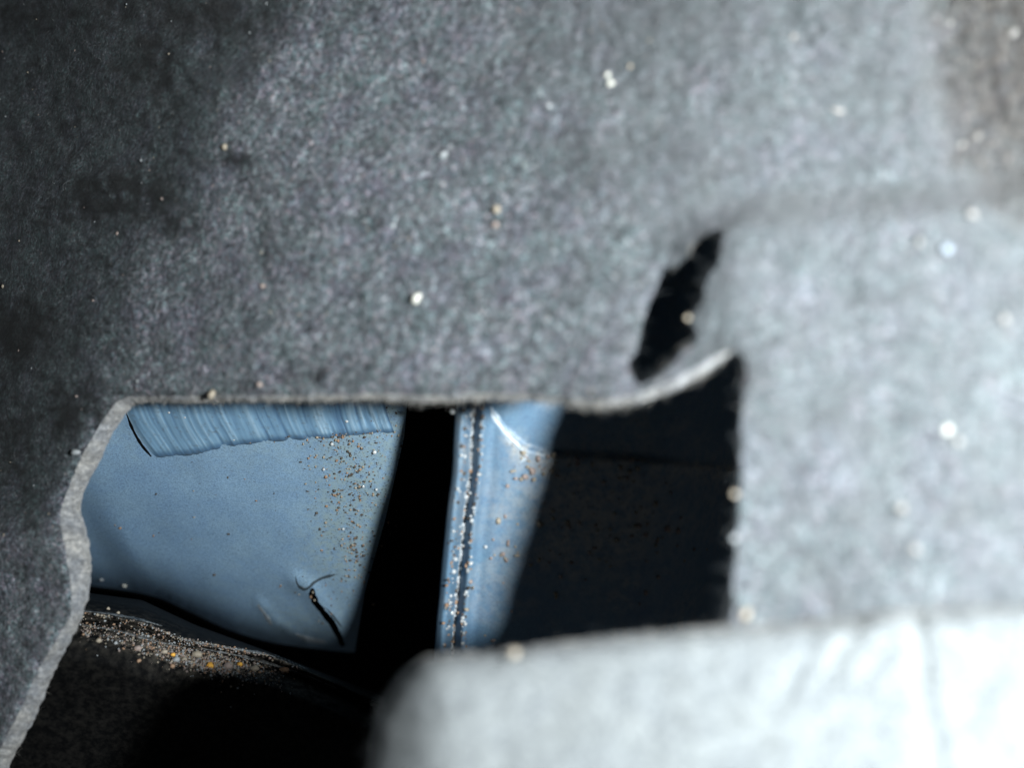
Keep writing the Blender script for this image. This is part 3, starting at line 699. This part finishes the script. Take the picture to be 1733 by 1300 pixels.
# ledge sand
GS = 'sand grains heaped on the plastic ledge'
for (px, py, r, m, lab, asp) in [
 (293, 1109, 5, 'g_orange', 'upper left one of the orange grains on the ledge', 1), (298, 1117, 6.5, 'g_grey', 'grey grain under the upper left orange grain', 1.1),
 (333, 1109, 10, 'g_beige', 'largest tan grain in the heap on the ledge', 1.1), (355, 1128, 7.5, 'g_orange', 'larger orange grain in the middle of the heap', 1.2),
 (385, 1129, 8.5, 'g_pink', 'pale pink grain right of the larger orange grain', 1.2), (406, 1125, 5.5, 'g_orange', 'rightmost dull orange grain on the ledge', 1.1),
 (312, 1118, 6, 'g_beige', 'tan grain between the grey one and the largest', 1), (278, 1104, 6, 'g_beige', 'tan grain left of the upper orange grain', 1.2),
 (292, 1128, 5, 'g_brown', 'brown grain under the grey one on the ledge', 1), (233, 1098, 6.5, 'g_pink', 'pinkish grain alone left of the heap', 1.2),
 (167, 1085, 5, 'g_beige', 'beige grain at the left end of the ledge', 1.3), (196, 1089, 4, 'g_grey', 'small grey grain between the left end and the heap', 1),
 (172, 981, 4, 'g_grey', 'left one of two pale grains on the dark lip of the panel', 1), (211, 991, 4.5, 'g_white', 'right one of two pale grains on the dark lip of the panel', 1),
 (183, 1031, 4, 'g_beige', 'left speck standing on the upper ridge of the ledge', 1), (200, 1038, 4, 'g_beige', 'right speck standing on the upper ridge of the ledge', 1),
 (235, 1119, 4, 'g_brown', 'lowest brown grain left of the heap', 1.2), (430, 1133, 7, 'g_beige', 'tan grain at the right tail of the heap', 1.6),
 (480, 1136, 7, 'g_brown', 'brown lump past the right tail of the heap', 2.0)]:
    iv = ledge_pt(px, py) if py > 1000 else panel_inv
    grain(px, py, iv, r * .82, m, lab, GS, asp, rng.uniform(-.4, .4))
# beads that glint on the hem
GH = 'glassy beads along the flange hem'
for (px, py, r, lab) in [
 (778, 680, 5, 'topmost glassy bead on the flange, touching the liner rim'), (781, 771, 5, 'bead at the top of the hem where the dark groove begins'),
 (775, 828, 5, 'bead on the upper third of the hem'), (797, 874, 4, 'small bead right of the groove, upper third'),
 (771, 947, 6, 'bright ringed bead at the middle of the hem'), (768, 968, 7, 'biggest bead of the hem, just under the middle'),
 (763, 1009, 5, 'bead alone on the left face of the hem'), (765, 1038, 6, 'bright bead low on the left face of the hem'),
 (795, 918, 5, 'bead on the right ridge level with the lone flange bead'), (822, 926, 5, 'lone bead on the smooth blue face right of the hem'),
 (783, 1090, 5.5, 'lowest bead of the hem above the flap'), (766, 697, 7, 'pale lump at the upper left tip of the flange'),
 (782, 1052, 5, 'bead on the right ridge near the bottom'), (789, 1003, 5, 'bead on the right ridge below the middle')]:
    grain(px, py, strip_inv, r * .62, 'g_glass', lab, GH, name='glassy_bead', round_=True, proud=.9)
GP = 'glassy beads stuck on the blue panel'
for (px, py, r, lab) in [
 (587, 713, 5, 'bead on the right end of the brushed sealer'), (562, 752, 5, 'bead just under the sealer line'), (634, 766, 6, 'bead near the shadowed right side of the panel'),
 (548, 795, 4, 'bead at the left of the rusty speckled area'), (615, 824, 4, 'bead in the middle of the speckled area'), (637, 829, 4, 'bead right of the middle speckled one'),
 (581, 896, 4, 'lowest bead in the speckled area'), (396, 744, 4, 'bead on the dark spot of the sealer lower line'), (286, 698, 4, 'bead at the left end of the sealer'), (313, 706, 4, 'second bead on the left end of the sealer')]:
    grain(px, py, panel_inv, r * .62, 'g_glass', lab, GP, name='glassy_bead', round_=True, proud=1.5)

def dust(name, spots, finv_, mats, label, rlo, rhi, lift=.5):
    """spots: px, py arrays; one stuff object per material"""
    spots = np.array(spots); which = rng.integers(0, len(mats), len(spots))
    for mi, m in enumerate(mats):
        s_ = spots[which == mi]
        if not len(s_): continue
        iv = finv_(s_[:, 0], s_[:, 1]) if finv_ is not None else s_[:, 2]
        r = rng.uniform(0, 1, len(s_)) ** 2 * (rhi - rlo) + rlo; r = r / FPX / iv
        ctr = P(s_[:, 0], s_[:, 1], 1 / (1 / iv - r * lift))
        v = IV[None] * (1 + rng.uniform(-.3, .3, (len(s_), 12, 1))) * (r[:, None, None]) * rng.uniform(.6, 1.4, (len(s_), 1, 3))
        co = (ctr[:, None] + v).reshape(-1, 3)
        f = (np.arange(len(s_))[:, None, None] * 12 + np.array(IF)[None]).reshape(-1, 3)
        o = mesh_obj(name, co, f, M[m], smooth=False); tag(o, label[mi], 'sand', kind='stuff')
def cloud(cx, cy, sx_, sy_, n): return np.stack([rng.normal(cx, sx_, n), rng.normal(cy, sy_, n)], -1)
sp = np.vstack([cloud(590, 790, 36, 55, 480), cloud(600, 900, 22, 50, 220), cloud(600, 940, 10, 25, 50), cloud(560, 740, 60, 6, 50), cloud(400, 850, 130, 70, 45), cloud(520, 990, 25, 12, 16), cloud(640, 720, 18, 12, 30), cloud(545, 1040, 20, 25, 20)])
sp = sp[(sp[:, 1] > 690) & (sp[:, 0] > 170) & (sp[:, 0] < 680) & (sp[:, 1] < 1060)]
dust('panel_grit', sp, lambda x, y: 1 / (1 / panel_inv(x, y) - .0003), ['g_brown', 'g_dark', 'g_beige', 'g_dark'],
     ['rusty brown grit scattered over the right side of the blue panel', 'black grit specks over the blue panel', 'tan grit scattered on the blue panel', 'finest black grit dotted over the blue panel'], .4, 2.6, -.1)
hs = []
for k in range(300):
    yy = rng.uniform(690, 1108); xx = np.interp(yy, [p[1] for p in RIM], [p[0] for p in RIM]); hs.append((xx + rng.choice([rng.normal(17, 4), rng.normal(30, 4), rng.normal(46, 3)]), yy))
dust('hem_grit', hs, strip_inv, ['g_grey', 'g_dark', 'g_glass', 'g_brown'], ['grey grit packed along the flange hem', 'black grit along the groove of the flange hem', 'sparkling clear grit along the flange hem', 'brown grit along the flange hem'], 1.2, 3.8, .8)
fs = np.vstack([cloud(905, 788, 22, 14, 26), cloud(970, 780, 18, 6, 14), cloud(1070, 805, 14, 8, 10), cloud(860, 960, 30, 80, 26), cloud(1080, 920, 60, 40, 30), cloud(990, 900, 60, 60, 30)])
dust('flange_grit', fs, strip_inv, ['g_pink', 'g_beige'], ['pink grit on the flange around the embossed line', 'tan grit on the shadowed face of the flange'], 2.0, 5.5)
le = []
for k in range(3600):
    px = rng.choice([rng.uniform(135, 480), rng.normal(330, 60), rng.normal(360, 45)]); j = rng.choice([rng.normal(37, 3.5), rng.normal(33, 4), rng.normal(20, 2)], p=[.6, .25, .15])
    px = float(np.clip(px, 130, 540)); k_ = int(np.argmin(abs(LX - px))); jj = int(np.clip(j, 0, 69)); le.append((px, Yr[jj, k_], Ir[jj, k_]))
dust('ledge_sand', le, None, ['g_beige', 'g_grey', 'g_brown', 'g_dark', 'g_pink'], ['tan sand lying on the plastic ledge', 'grey sand lying on the plastic ledge', 'brown sand lying on the plastic ledge', 'black grit lying on the plastic ledge', 'pinkish sand lying on the plastic ledge'], .5, 2.3)
ff = np.stack([rng.uniform(0, 1100, 260), rng.uniform(0, 1050, 260)], -1); ff = ff[okl(ff[:, 0], ff[:, 1])]
dust('felt_grit', ff, liner_inv, ['g_grey', 'g_beige', 'g_pink'], ['fine grey grit in the felt liner', 'fine tan grit in the felt liner', 'fine pink grit in the felt liner'], 1.0, 3.0, -.2)
